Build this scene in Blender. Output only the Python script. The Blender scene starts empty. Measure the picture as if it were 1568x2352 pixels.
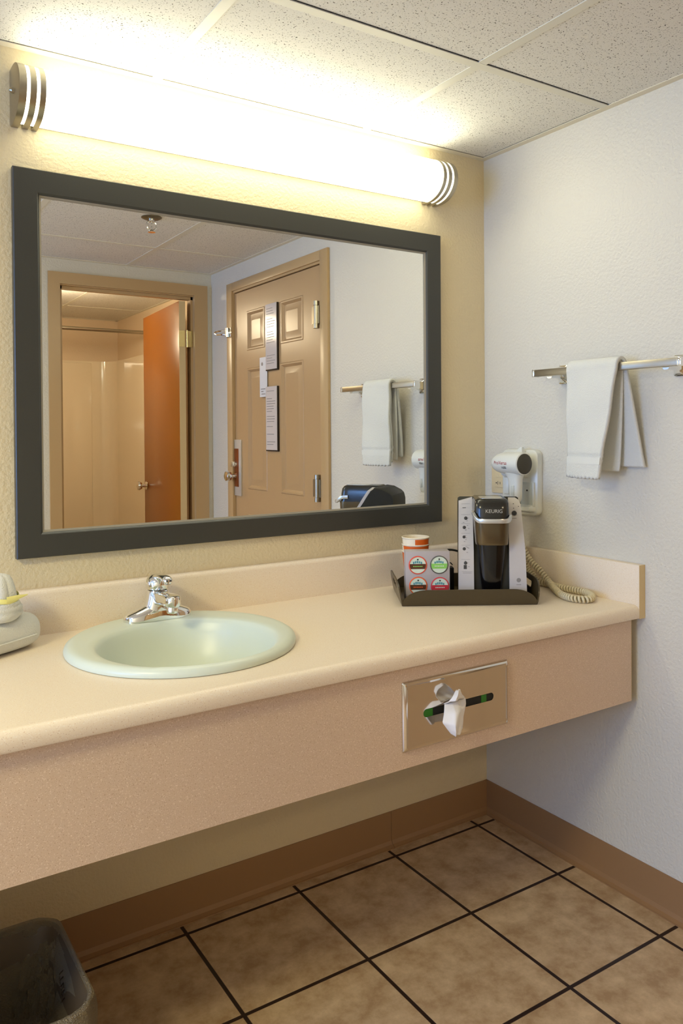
import bpy, bmesh, math, random
from mathutils import Vector, Matrix
C = bpy.context.scene.collection
PI = math.pi
random.seed(7)

# ------------------------------------------------------------------ camera
F, CX, CY = 1804.50, 775.72, 1005.61
YAW, PIT, ROL = 0.5707, -0.0108, -0.0069
EYE = Vector((-1.7397, -1.8460, 1.2200))
cam = bpy.data.cameras.new('camera'); camo = bpy.data.objects.new('camera', cam); C.objects.link(camo)
cam.sensor_fit = 'HORIZONTAL'; cam.sensor_width = 36.0; cam.lens = F / 1568 * 36
cam.shift_x = (784 - CX) / 1568; cam.shift_y = (CY - 1176) / 1568
cam.clip_start = .02
r_ = Vector((math.cos(YAW), -math.sin(YAW), 0)); f_ = Vector((math.sin(YAW), math.cos(YAW), 0)); u_ = Vector((0, 0, 1))
f2 = f_ * math.cos(PIT) + u_ * math.sin(PIT); u2 = u_ * math.cos(PIT) - f_ * math.sin(PIT)
r3 = r_ * math.cos(ROL) + u2 * math.sin(ROL); u3 = u2 * math.cos(ROL) - r_ * math.sin(ROL)
camo.matrix_world = Matrix(((r3.x, u3.x, -f2.x, EYE.x), (r3.y, u3.y, -f2.y, EYE.y), (r3.z, u3.z, -f2.z, EYE.z), (0, 0, 0, 1)))
bpy.context.scene.camera = camo

# ------------------------------------------------------------------ light and exposure
vs = bpy.context.scene.view_settings
vs.view_transform = 'Standard'; vs.look = 'None'; vs.gamma = 1; vs.use_curve_mapping = False
vs.exposure = 0.0
LAMP_STRENGTH = 9.0            # vanity light diffuser
LAMP_COLOR = (1.0, 0.985, 0.76)
WINDOW_POWER = 80.0            # daylight through the window at the far left
WINDOW_COLOR = (0.20, 0.43, 1.0)
BATH_POWER = 19.0               # warm lamp in the bathroom
BATH_COLOR = (1.0, 0.82, 0.56)
ROOM_FILL_POWER = 34.0               # added fill standing in for the suite's ambient light
w = bpy.data.worlds.new('world'); bpy.context.scene.world = w; w.use_nodes = True
w.node_tree.nodes['Background'].inputs[0].default_value = (.55, .66, .85, 1)
w.node_tree.nodes['Background'].inputs[1].default_value = .4


def area_light(name, loc, rot, sx, sy, power, color):
    l = bpy.data.lights.new(name, 'AREA'); l.shape = 'RECTANGLE'; l.size = sx; l.size_y = sy
    l.energy = power; l.color = color
    o = bpy.data.objects.new(name, l); C.objects.link(o); o.location = loc; o.rotation_euler = rot
    return o


area_light('window_daylight', (-4.5, -1.1, 1.25), (0, -PI / 2, 0), 1.3, 1.5, WINDOW_POWER, WINDOW_COLOR)
# the bathroom's globe lamp is built with its fixture further down (BATH_POWER, BATH_COLOR)
area_light('added_fill_light', (-2.7, -1.25, 2.03), (0, 0, 0), .4, .4, ROOM_FILL_POWER, (1, .89, .52))  # unseen fill light, added to brighten counter, apron and floor


# ------------------------------------------------------------------ helpers
def lin(c):
    c = c / 255.0
    return c / 12.92 if c <= .04045 else ((c + .055) / 1.055) ** 2.4


def S(r, g, b):
    return (lin(r), lin(g), lin(b), 1)


def mat(name, col, rough=.5, metal=0, bump=None, speck=None, mottle=None, coat=0, emit=None, sheen=0, spec=.5, trans=0, sss=0):
    """bump=(scale,strength,dist)  speck=(scale,color,threshold)  mottle=(scale,color2,contrast)"""
    m = bpy.data.materials.new(name); m.use_nodes = True
    nt = m.node_tree; N = nt.nodes; L = nt.links; b = N['Principled BSDF']
    b.inputs['Base Color'].default_value = col; b.inputs['Roughness'].default_value = rough
    b.inputs['Metallic'].default_value = metal; b.inputs['Specular IOR Level'].default_value = spec
    if coat: b.inputs['Coat Weight'].default_value = coat; b.inputs['Coat Roughness'].default_value = .08
    if sheen: b.inputs['Sheen Weight'].default_value = sheen
    if trans: b.inputs['Transmission Weight'].default_value = trans
    if emit: b.inputs['Emission Color'].default_value = emit[0]; b.inputs['Emission Strength'].default_value = emit[1]
    tc = N.new('ShaderNodeTexCoord')

    def noise(scale, detail=2, rg=.5):
        n = N.new('ShaderNodeTexNoise'); n.inputs['Scale'].default_value = scale; n.inputs['Detail'].default_value = detail
        n.inputs['Roughness'].default_value = rg
        L.new(tc.outputs['Object'], n.inputs['Vector']); return n.outputs['Fac']
    cur = None

    def mix(fac, a, c2):
        x = N.new('ShaderNodeMix'); x.data_type = 'RGBA'
        L.new(fac, x.inputs[0])
        if hasattr(a, 'is_linked'): L.new(a, x.inputs[6])
        else: x.inputs[6].default_value = a
        x.inputs[7].default_value = c2
        return x.outputs[2]

    def ramp(fac, lo, hi):
        r = N.new('ShaderNodeMapRange'); r.inputs[1].default_value = lo; r.inputs[2].default_value = hi
        L.new(fac, r.inputs[0]); return r.outputs[0]
    if mottle:
        cur = mix(ramp(noise(mottle[0], 4, .6), .5 - mottle[2], .5 + mottle[2]), col, mottle[1])
    if speck:
        for sc, c2, th in (speck if isinstance(speck, list) else [speck]):
            cur = mix(ramp(noise(sc, 2), th, th + .05), cur if cur is not None else col, c2)
    if cur is not None: L.new(cur, b.inputs['Base Color'])
    if bump:
        bp = N.new('ShaderNodeBump'); bp.inputs['Strength'].default_value = bump[1]; bp.inputs['Distance'].default_value = bump[2]
        L.new(noise(bump[0], 3), bp.inputs['Height']); L.new(bp.outputs[0], b.inputs['Normal'])
    return m


class MB:
    """collects shapes into one mesh"""
    def __init__(s): s.bm = bmesh.new(); s.smooth = True

    def face(s, pts, m=0):
        f = s.bm.faces.new([s.bm.verts.new(Vector(p)) for p in pts]); f.material_index = m; return f

    def box(s, x0, x1, y0, y1, z0, z1, m=0, bev=0, M=None, seg=2):
        vs_ = [(x0, y0, z0), (x1, y0, z0), (x1, y1, z0), (x0, y1, z0), (x0, y0, z1), (x1, y0, z1), (x1, y1, z1), (x0, y1, z1)]
        vv = [s.bm.verts.new((M @ Vector(p)) if M else Vector(p)) for p in vs_]
        fs = [s.bm.faces.new([vv[i] for i in q]) for q in ((3, 2, 1, 0), (4, 5, 6, 7), (0, 1, 5, 4), (1, 2, 6, 5), (2, 3, 7, 6), (3, 0, 4, 7))]
        for f in fs: f.material_index = m
        if bev:
            es = {e for f in fs for e in f.edges}
            r = bmesh.ops.bevel(s.bm, geom=list(es), offset=bev, segments=seg, profile=.5, affect='EDGES')
            for f in r['faces']: f.material_index = m
        return s

    def loft(s, rings, cap0=True, cap1=True, closed=True, m=0, M=None):
        R = [[s.bm.verts.new((M @ Vector(p)) if M else Vector(p)) for p in r] for r in rings]
        n = len(R[0])
        for a, b in zip(R[:-1], R[1:]):
            for i in range(n if closed else n - 1):
                j = (i + 1) % n
                f = s.bm.faces.new((a[i], a[j], b[j], b[i])); f.material_index = m
        if cap0: s.bm.faces.new(R[0][::-1]).material_index = m
        if cap1: s.bm.faces.new(R[-1]).material_index = m
        return s

    def lathe(s, prof, c=(0, 0, 0), axis='z', n=32, sx=1, sy=1, cap=(True, True), m=0, M=None):
        rings = []
        for r, h in prof:
            ring = []
            for i in range(n):
                a = 2 * PI * i / n; x, y = r * math.cos(a) * sx, r * math.sin(a) * sy
                p = {'z': (x, y, h), 'y': (x, h, -y), 'x': (h, x, y)}[axis]
                ring.append((c[0] + p[0], c[1] + p[1], c[2] + p[2]))
            rings.append(ring)
        return s.loft(rings, cap[0], cap[1], True, m, M)

    def tube(s, pts, r, n=10, closed=False, m=0, cap=True):
        pts = [Vector(p) for p in pts]; N = len(pts); rings = []
        up = Vector((0, 0, 1)); prev = None
        for i, p in enumerate(pts):
            a = pts[i - 1] if (i > 0 or closed) else p
            b = pts[(i + 1) % N] if (i < N - 1 or closed) else p
            t = (b - a).normalized()
            if prev is None:
                x = t.cross(up if abs(t.dot(up)) < .95 else Vector((1, 0, 0))).normalized()
            else:
                x = (prev - t * prev.dot(t)).normalized()
            prev = x; y = t.cross(x)
            rr = r[i] if isinstance(r, (list, tuple)) else r
            rings.append([p + (x * math.cos(2 * PI * k / n) + y * math.sin(2 * PI * k / n)) * rr for k in range(n)])
        if closed: rings.append(rings[0])
        return s.loft(rings, cap and not closed, cap and not closed, True, m)

    def prism(s, loops, f0, f1, m=0):
        """loops: outer + holes as lists of 2D points; f0/f1 map (a,b) to the two 3D faces"""
        tmp = bmesh.new(); es = []
        for lp in loops:
            vv = [tmp.verts.new((a, b, 0)) for a, b in lp]
            es += [tmp.edges.new((vv[i], vv[(i + 1) % len(vv)])) for i in range(len(vv))]
        bmesh.ops.triangle_fill(tmp, edges=es, use_beauty=True)
        tmp.verts.index_update()
        co = [(v.co.x, v.co.y) for v in tmp.verts]
        A = [s.bm.verts.new(Vector(f0(a, b))) for a, b in co]; B = [s.bm.verts.new(Vector(f1(a, b))) for a, b in co]
        for f in tmp.faces:
            ix = [v.index for v in f.verts]
            s.bm.faces.new([A[i] for i in ix]).material_index = m
            s.bm.faces.new([B[i] for i in reversed(ix)]).material_index = m
        k = 0
        for lp in loops:
            n = len(lp)
            for i in range(n):
                j = (i + 1) % n
                s.bm.faces.new((A[k + i], A[k + j], B[k + j], B[k + i])).material_index = m
            k += n
        tmp.free()
        return s

    def grid(s, fn, nu, nv, m=0, wrap=False):
        V = [[s.bm.verts.new(Vector(fn(i / (nu - 1), j / (nv - 1)))) for j in range(nv)] for i in range(nu)]
        for i in range(nu - 1):
            for j in range(nv - 1):
                s.bm.faces.new((V[i][j], V[i + 1][j], V[i + 1][j + 1], V[i][j + 1])).material_index = m
        return s

    def build(s, name, mats, parent=None, ang=35, solid=0, sub=0, fit=None):
        if fit:
            for v in s.bm.verts: v.co = Vector(fit(v.co.x, v.co.z, v.co.y))
        bmesh.ops.recalc_face_normals(s.bm, faces=s.bm.faces[:])
        me = bpy.data.meshes.new(name); s.bm.to_mesh(me); s.bm.free()
        for mm in (mats if isinstance(mats, (list, tuple)) else [mats]): me.materials.append(mm)
        me.shade_smooth(); me.set_sharp_from_angle(angle=math.radians(ang))
        o = bpy.data.objects.new(name, me); C.objects.link(o)
        if parent is not None: o.parent = parent
        if sub:
            md = o.modifiers.new('sub', 'SUBSURF'); md.levels = md.render_levels = sub
        if solid:
            md = o.modifiers.new('solid', 'SOLIDIFY'); md.thickness = solid; md.offset = 0
        return o


def rrect(x0, x1, y0, y1, r, n=6):
    out = []
    for cx, cy, a0 in ((x1 - r, y1 - r, 0), (x0 + r, y1 - r, 90), (x0 + r, y0 + r, 180), (x1 - r, y0 + r, 270)):
        for k in range(n + 1):
            a = math.radians(a0 + 90 * k / n); out.append((cx + r * math.cos(a), cy + r * math.sin(a)))
    return out


def ell(cx, cy, a, b, n=64):
    return [(cx + a * math.cos(2 * PI * i / n), cy + b * math.sin(2 * PI * i / n)) for i in range(n)]


def tag(o, label, cat, group=None, kind=None):
    o['label'] = label; o['category'] = cat
    if group: o['group'] = group
    if kind: o['kind'] = kind
    return o


def thing(name, label, cat, loc=(0, 0, 0), rotz=0, group=None, kind=None):
    o = bpy.data.objects.new(name, None); C.objects.link(o); o.empty_display_size = .05
    o.location = loc; o.rotation_euler = (0, 0, rotz)
    return tag(o, label, cat, group, kind)


def struct(mb, name, m, label, cat, ang=35):
    return tag(mb.build(name, m, ang=ang), label, cat, kind='structure')


def lettering(name, text, size, mw, m, parent, depth=.0004, align='CENTER', label=None):
    cu = bpy.data.curves.new(name, 'FONT'); cu.body = text; cu.size = size; cu.extrude = depth; cu.align_x = align; cu.align_y = 'CENTER'
    o = bpy.data.objects.new(name + '_src', cu); C.objects.link(o)
    bpy.context.view_layer.update()
    me = bpy.data.meshes.new_from_object(o.evaluated_get(bpy.context.evaluated_depsgraph_get()))
    bpy.data.objects.remove(o); bpy.data.curves.remove(cu)
    me.transform(mw); me.materials.clear(); me.materials.append(m)
    q = bpy.data.objects.new(name, me); C.objects.link(q); q.parent = parent
    if label: q['label'] = label
    return q


def axes(o, x, y, z):
    """matrix whose local x,y,z run along the given vectors from origin o"""
    x, y, z = Vector(x).normalized(), Vector(y).normalized(), Vector(z).normalized()
    return Matrix(((x.x, y.x, z.x, o[0]), (x.y, y.y, z.y, o[1]), (x.z, y.z, z.z, o[2]), (0, 0, 0, 1)))


def smooth_path(pts, n):
    """Catmull-Rom through pts, n samples per span"""
    P = [Vector(p) for p in pts]; P = [P[0] * 2 - P[1]] + P + [P[-1] * 2 - P[-2]]; out = []
    for i in range(1, len(P) - 2):
        for k in range(n):
            t = k / n; a, b, c, d = P[i - 1], P[i], P[i + 1], P[i + 2]
            out.append(.5 * ((2 * b) + (c - a) * t + (2 * a - 5 * b + 4 * c - d) * t * t + (3 * b - a - 3 * c + d) * t ** 3))
    out.append(P[-2]); return out


# ------------------------------------------------------------------ materials
M_WALLB = mat('wall_paint_warm_lit', S(224, 206, 166), .42, bump=(125, .45, .005), spec=.45)  # same paint as the other walls, with warm bounce light put into its colour
M_WALL = mat('wall_paint', S(219, 213, 198), .42, bump=(125, .45, .005), spec=.45)
M_WALLW = mat('wall_paint_bath', S(230, 208, 178), .45, bump=(110, .3, .003))
M_CEIL = mat('ceiling_tile', S(230, 227, 218), .9, speck=[(240, S(78, 73, 58), .635), (330, S(140, 132, 112), .66)], bump=(240, .3, -.002))
M_GRID = mat('ceiling_grid', S(226, 222, 206), .5)
M_ANGLE = mat('wall_angle', S(228, 219, 196), .5)
M_BASE = mat('cove_base', S(154, 117, 78), .45)
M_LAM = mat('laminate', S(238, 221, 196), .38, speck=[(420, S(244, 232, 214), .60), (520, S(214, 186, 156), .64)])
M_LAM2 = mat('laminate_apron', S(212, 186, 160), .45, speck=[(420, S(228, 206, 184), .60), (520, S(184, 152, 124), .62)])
M_EDGE = mat('laminate_edge', S(214, 188, 138), .5)
M_PORC = mat('porcelain', S(214, 221, 204), .34)
M_CHROME = mat('chrome', (.86, .86, .84, 1), .06, 1)
M_NICKEL = mat('brushed_nickel', S(176, 168, 150), .32, 1, bump=(60, .05, .001))
M_STEEL = mat('polished_steel', (.74, .70, .64, 1), .09, 1)
M_FRAME = mat('mirror_frame_dark', S(60, 59, 52), .38, bump=(300, .05, .001))
M_MIRROR = mat('mirror_glass', (.93, .93, .90, 1), 0.0, 1)
M_DIFF = mat('diffuser', (1, 1, 1, 1), .4, emit=((*LAMP_COLOR, 1), LAMP_STRENGTH))
M_TRAY = mat('tray_bronze', S(70, 58, 36), .3)
M_KGREY = mat('machine_grey', S(198, 192, 188), .38)
M_KBLK = mat('machine_black', S(20, 19, 15), .42)
M_KLID = mat('machine_lid', S(42, 40, 34), .16)
M_KBRONZE = mat('machine_bronze', S(104, 92, 70), .2, .75)
M_KSILV = mat('machine_silver', S(205, 205, 200), .25, .6)
M_INK = mat('ink', S(60, 58, 56), .5)
M_INKG = mat('ink_grey', S(140, 135, 130), .5)
M_WHITE = mat('white_plastic', S(226, 226, 216), .28)
M_WHITE2 = mat('white_plastic_pocket', S(200, 202, 192), .4)
M_DGRILL = mat('dryer_grille', S(58, 54, 42), .55)
M_RED = mat('red_print', S(214, 96, 92), .5)
M_IVORY = mat('ivory_plastic', S(226, 206, 164), .35)
M_CORD = mat('coil_cord', S(214, 200, 164), .45)
M_CARTON = mat('carton_grey', S(178, 170, 170), .5)
M_ORANGE = mat('print_orange', S(226, 92, 36), .4)
M_ORANGE2 = mat('print_orange_red', S(226, 78, 54), .4)
M_REDP = mat('print_red', S(204, 50, 62), .4)
M_GREYR = mat('print_dark_grey', S(84, 84, 78), .4)
M_BROWN = mat('print_brown', S(84, 46, 18), .45)
M_TEAL = mat('print_teal', S(74, 146, 156), .45)
M_LIDW = mat('print_pale', S(214, 226, 206), .4)
M_GREEN = mat('print_green', S(140, 206, 96), .45)
M_PAPER = mat('paper_cup_white', S(244, 232, 206), .5)
M_CUPO = mat('paper_cup_orange', S(222, 98, 14), .45)
M_TOWEL = mat('terry', S(222, 221, 212), .95, bump=(380, .45, .004), sheen=.3, spec=.1)
M_RIBBON = mat('yellow_ribbon', S(246, 238, 150), .5)
M_DOOR = mat('door_paint', S(190, 156, 112), .3, bump=(50, .04, .002))
M_DOORF = mat('door_frame_paint', S(192, 160, 114), .34)
M_WOOD = mat('bath_door_paint', S(148, 84, 8), .3)
M_TUB = mat('tub_surround_gloss', S(240, 224, 196), .1, coat=.5)
M_BRASS = mat('brass_hinge', S(220, 205, 150), .25, .9)
M_NOTICE = mat('notice_paper', S(212, 202, 196), .12)
M_CARD = mat('card_white', S(220, 220, 222), .4)
M_BLACK = mat('black_trim', S(40, 28, 18), .4)
M_TISSUE = mat('tissue', S(236, 232, 228), .9)
M_TGREEN = mat('tissue_box_green', S(40, 112, 26), .5)
M_TBOX = mat('tissue_box_dark', S(16, 18, 12), .6)
M_BIN = mat('bin_plastic', S(92, 76, 56), .5)


def liner_material():
    m = bpy.data.materials.new('bin_liner'); m.use_nodes = True
    nt = m.node_tree; N, L = nt.nodes, nt.links; b = N['Principled BSDF']
    b.inputs['Base Color'].default_value = S(198, 180, 148); b.inputs['Specular IOR Level'].default_value = .35; b.inputs['Roughness'].default_value = .3
    t = N.new('ShaderNodeBsdfTransparent'); mx = N.new('ShaderNodeMixShader'); mx.inputs[0].default_value = .62
    L.new(t.outputs[0], mx.inputs[1]); L.new(b.outputs[0], mx.inputs[2]); L.new(mx.outputs[0], N['Material Output'].inputs[0])
    n = N.new('ShaderNodeTexNoise'); n.inputs['Scale'].default_value = 55; n.inputs['Detail'].default_value = 4; n.inputs['Distortion'].default_value = 1.5; bp = N.new('ShaderNodeBump'); bp.inputs['Distance'].default_value = .02
    L.new(n.outputs['Fac'], bp.inputs['Height']); L.new(bp.outputs[0], b.inputs['Normal'])
    return m


M_LINER = liner_material()

TS, TX, TY = .3155, -.0872, -.0536


def floor_material():
    m = bpy.data.materials.new('floor_tile'); m.use_nodes = True
    nt = m.node_tree; N, L = nt.nodes, nt.links; b = N['Principled BSDF']
    tc = N.new('ShaderNodeTexCoord'); sp = N.new('ShaderNodeSeparateXYZ'); L.new(tc.outputs['Object'], sp.inputs[0])

    def math_(op, a, v=None):
        n = N.new('ShaderNodeMath'); n.operation = op
        L.new(a, n.inputs[0])
        if v is not None:
            if isinstance(v, float): n.inputs[1].default_value = v
            else: L.new(v, n.inputs[1])
        return n.outputs[0]
    ds = []
    for ax, off in ((0, TX), (1, TY)):
        q = math_('DIVIDE', math_('ADD', sp.outputs[ax], -off), TS)
        fr = math_('FRACT', math_('ADD', q, .5)); ds.append(math_('ABSOLUTE', math_('SUBTRACT', fr, .5)))
    d = math_('MINIMUM', ds[0], ds[1])
    g = N.new('ShaderNodeMapRange'); g.inputs[1].default_value = .0125; g.inputs[2].default_value = .0160; L.new(d, g.inputs[0])
    n1 = N.new('ShaderNodeTexNoise'); n1.inputs['Scale'].default_value = 15; n1.inputs['Detail'].default_value = 6; n1.inputs['Roughness'].default_value = .68
    L.new(tc.outputs['Object'], n1.inputs['Vector'])
    cr = N.new('ShaderNodeValToRGB'); L.new(n1.outputs['Fac'], cr.inputs[0])
    cr.color_ramp.elements[0].position = .36; cr.color_ramp.elements[0].color = S(170, 140, 104)
    cr.color_ramp.elements[1].position = .66; cr.color_ramp.elements[1].color = S(212, 186, 150)
    mx = N.new('ShaderNodeMix'); mx.data_type = 'RGBA'; L.new(g.outputs[0], mx.inputs[0])
    mx.inputs[6].default_value = S(38, 22, 18); L.new(cr.outputs[0], mx.inputs[7])
    L.new(mx.outputs[2], b.inputs['Base Color'])
    b.inputs['Roughness'].default_value = .42
    bp = N.new('ShaderNodeBump'); bp.inputs['Distance'].default_value = .002; bp.inputs['Strength'].default_value = .6
    L.new(g.outputs[0], bp.inputs['Height']); L.new(bp.outputs[0], b.inputs['Normal'])
    return m


M_FLOOR = floor_material()

# ------------------------------------------------------------------ room shell
H = 2.0636
XL, YF = -4.4, -2.15            # far left wall, wall opposite the mirror
BY, BX0, BX1 = -4.2, -1.75, .115   # bathroom back wall and sides
struct(MB().box(XL, .0, YF - .1, .0, -.05, 0).box(BX0, BX1, BY, YF - .1, -.05, 0), 'floor', M_FLOOR,
       'brown mottled square floor tiles with dark grout lines', 'floor')
RX, RY, CS = -.4662, -.4793, .61
xl = [0] + [RX - CS * k for k in range(0, 7)] + [XL]; yl = [0, RY, RY - CS, RY - 2 * CS, YF]
mb = MB().box(XL - .1, .1, YF - .1, .1, H + .10, H + .14).box(BX0 - .1, BX1 + .1, BY - .1, YF - .1, H + .10, H + .14)
for i in range(len(xl) - 1):
    for j in range(len(yl) - 1):
        gx = .0245 if (i == 0 and j == 0) else (.010 if i == 0 else .004)
        mb.box(xl[i + 1] + .004, xl[i] - gx, yl[j + 1] + .004, yl[j] - (.0250 if j == 0 else .0165), H + .002, H + .016)
mb.box(BX0, BX1, BY, YF - .1, H + .002, H + .016)
struct(mb, 'ceiling', M_CEIL, 'speckled white acoustic ceiling panels above the vanity', 'ceiling')
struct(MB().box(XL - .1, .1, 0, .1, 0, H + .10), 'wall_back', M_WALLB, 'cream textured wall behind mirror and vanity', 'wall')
# right wall, with the opening of the entry door
DY0, DY1, DZ = -1.885, -.985, 1.945
mb = MB().box(0, .1, DY1, 0, 0, H + .10).box(0, .1, DY0, DY1, DZ, H + .10).box(0, .1, YF - .1, DY0, 0, H + .10)
struct(mb, 'wall_right', M_WALL, 'cream textured side wall carrying the towel bar and the hair dryer', 'wall')
# wall opposite, with the opening of the bathroom door
OX0, OX1, OZ = -.815, -.085, 1.955
mb = MB().box(XL - .1, OX0, YF - .1, YF, 0, H + .10).box(OX0, OX1, YF - .1, YF, OZ, H + .10).box(OX1, 0.0, YF - .1, YF, 0, H + .10)
struct(mb, 'wall_front', M_WALL, 'cream wall around the bathroom doorway, seen in the mirror', 'wall')
# left wall with window, off to the left
mb = MB().box(XL - .1, XL, YF, -1.85, 0, H).box(XL - .1, XL, -.35, 0, 0, H).box(XL - .1, XL, -1.85, -.35, 0, .6).box(XL - .1, XL, -1.85, -.35, 1.9, H)
struct(mb, 'wall_left', M_WALL, 'far end wall with a daylight window, out of the picture', 'wall')
mb = MB().box(XL - .06, XL - .02, -1.85, -1.80, .6, 1.9).box(XL - .06, XL - .02, -.40, -.35, .6, 1.9).box(XL - .06, XL - .02, -1.8, -.4, .6, .65).box(XL - .06, XL - .02, -1.8, -.4, 1.85, 1.9).box(XL - .06, XL - .02, -1.12, -1.08, .65, 1.85)
struct(mb, 'window_1', M_WHITE, 'white window frame in the far end wall', 'window')
# bathroom shell
struct(MB().box(BX0 - .1, BX1 + .1, BY - .1, BY, 0, H + .10), 'wall_bathroom_back', M_WALLW, 'warm lit end wall of the bathroom above the tub surround', 'wall')
struct(MB().box(BX1, BX1 + .1, BY, YF - .1, 0, H + .10), 'wall_bathroom_right', M_WALLW, 'warm lit bathroom side wall beyond the open door', 'wall')
struct(MB().box(BX0 - .1, BX0, BY, YF - .1, 0, H + .10), 'wall_bathroom_left', M_WALLW, 'bathroom side wall hidden by the doorway', 'wall')

# ceiling grid: wall angles and runners
z0, z1 = H, H + .002
ww = .022
struct(MB().box(XL, 0, -ww, 0, z0, z1).box(-ww, 0, YF, -ww, z0, z1).box(XL, -ww, YF, YF + ww, z0, z1), 'trim_1', M_ANGLE,
       'cream metal wall angle along the ceiling edge', 'ceiling trim')
mb = MB()
xs = [RX - CS * k for k in range(0, 7)]; ys = [RY - CS * k for k in range(0, 3)]
for y in ys: mb.box(XL, -ww, y - .012, y + .012, z0, z1)
for x in xs: mb.box(x - .012, x + .012, YF + ww, -ww, z0 + .0002, z1)
struct(mb, 'trim_2', M_GRID, 'off-white metal runners dividing the ceiling panels', 'ceiling grid')
mb = MB()
for x in (-.42, -1.03): mb.box(x - .012, x + .012, BY, YF - .1, z0, z1)
for y in (-3.0, -3.61): mb.box(BX0, BX1, y - .012, y + .012, z0 + .0002, z1)
mb.box(BX1 - ww, BX1, BY, YF - .1, z0, z1).box(BX0, BX1, BY, BY + ww, z0, z1)
struct(mb, 'trim_3', M_GRID, 'metal runners of the bathroom ceiling', 'ceiling grid')

# cove baseboards (profile with a toe)
def cove(path0, path1, out):
    prof = [(0, .1016), (.003, .1016), (.0035, .098), (.0035, .030), (.0050, .018), (.0100, .0085), (.0180, .0032), (.0200, .0028), (.0202, 0), (0, 0)]
    a, b, o = Vector(path0), Vector(path1), Vector(out)
    return [[a + o * d + Vector((0, 0, h)) for d, h in prof], [b + o * d + Vector((0, 0, h)) for d, h in prof]]


mb = MB().loft(cove((-1.95, 0, 0), (-.3812, 0, 0), (0, -1, 0))).loft(cove((-.380, 0, 0), (0, 0, 0), (0, -1, 0)))
struct(mb, 'baseboard_back', M_BASE, 'tan cove base along the wall under the vanity', 'baseboard', 20)
mb = MB().loft(cove((0, 0, 0), (0, -.935, 0), (-1, 0, 0)))
struct(mb, 'baseboard_right', M_BASE, 'tan cove base along the right side wall', 'baseboard', 20)
mb = MB().loft(cove((XL, YF, 0), (-.858, YF, 0), (0, 1, 0)))
struct(mb, 'baseboard_front', M_BASE, 'tan cove base left of the bathroom doorway', 'baseboard', 20)

# ------------------------------------------------------------------ entry door (seen in the mirror)
d1 = thing('door_1', 'tan six-panel entry door reflected in the mirror, with two notices on it', 'door', (0, 0, 0), kind='structure')
mb = MB()
for y0, y1, zz0, zz1 in ((-.998, -.937, 0, 1.974), (-1.926, -1.866, 0, 1.974), (-1.866, -.998, 1.932, 1.974)):
    mb.box(-.014, .0, y0, y1, zz0, zz1, bev=.002)
for y0, y1, zz0, zz1 in ((-1.006, -.984, 0, 1.932), (-1.886, -1.864, 0, 1.932), (-1.864, -1.006, 1.922, 1.946)):
    mb.box(-.004, .098, y0, y1, zz0, zz1)
mb.build('door_frame', M_DOORF, d1)


def door_slab():
    mb = MB()
    X0 = .004                       # door face
    Y0, Y1, Z0, Z1 = -1.862, -1.008, .01, 1.918
    pan = [(-1.724, -1.530, 1.615, 1.812), (-1.372, -1.165, 1.615, 1.812), (-1.724, -1.515, .925, 1.528), (-1.378, -1.165, .925, 1.528),
           (-1.724, -1.515, .20, .80), (-1.378, -1.165, .20, .80)]
    holes = [[(a, c), (b, c), (b, d), (a, d)] for a, b, c, d in pan]
    mb.prism([[(Y0, Z0), (Y1, Z0), (Y1, Z1), (Y0, Z1)]] + holes, lambda a, b: (X0, a, b), lambda a, b: (X0 + .012, a, b))
    mb.box(X0 + .012, X0 + .044, Y0, Y1, Z0, Z1)
    for a, b, c, d in pan:          # moulded, raised panels
        def ring(ins, x): return [(x, a + ins, c + ins), (x, b - ins, c + ins), (x, b - ins, d - ins), (x, a + ins, d - ins)]
        mb.loft([ring(0, X0 + .0005), ring(.004, X0 - .003), ring(.010, X0 - .003), ring(.020, X0 + .009), ring(.026, X0 + .009), ring(.050, X0 + .001), ring(.052, X0 + .001)], False, True)
    return mb.build('door_slab', M_DOOR, d1, ang=20)


door_slab()
for zz in (1.648, .913, .14):
    h = MB().lathe([(.0135, zz), (.0135, zz + .018), (.0118, zz + .019), (.0118, zz + .096), (.0135, zz + .097), (.0135, zz + .115)], (-.016, -1.022, 0), n=18)
    h.box(-.0155, .0035, -1.06, -1.0, zz + .02, zz + .095)
    h.build('spring_hinge', M_NICKEL, d1)
lk = MB().box(-.004, .004, -1.868, -1.792, .884, 1.171, bev=.002).build('lock_plate', mat('satin_plate', S(222, 220, 214), .25, .5), d1)
MB().box(-.0065, -.0035, -1.862, -1.815, .93, 1.125, bev=.001).build('painted_reflection', mat('reflection_brown', S(150, 86, 50), .2, .6), lk)  # brown reflection on the chrome plate, painted as a thin raised patch
MB().lathe([(.013, .004), (.011, -.012), (.010, -.03), (.022, -.036), (.027, -.048), (.024, -.060), (.012, -.066)], (0, -1.848, .985), axis='x', n=24).build('door_knob', M_CHROME, lk)
MB().lathe([(.016, .0), (.015, -.014)], (-.004, -1.842, 1.045), axis='x', n=20).box(-.034, -.017, -1.845, -1.839, 1.031, 1.059, bev=.002).build('deadbolt_turn', M_CHROME, lk)
mb = MB().box(-.018, -.0135, -1.916, -1.866, 1.697, 1.748, bev=.002).lathe([(.009, 1.700), (.009, 1.746)], (-.026, -1.893, 0), n=14)
mb.tube([(-.03, -1.895, 1.735), (-.055, -1.93, 1.732), (-.06, -1.965, 1.73), (-.055, -1.985, 1.727), (-.052, -1.96, 1.716), (-.045, -1.92, 1.714), (-.028, -1.895, 1.712)], .0042, 8)
mb.build('swing_latch', M_CHROME, d1)


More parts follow.
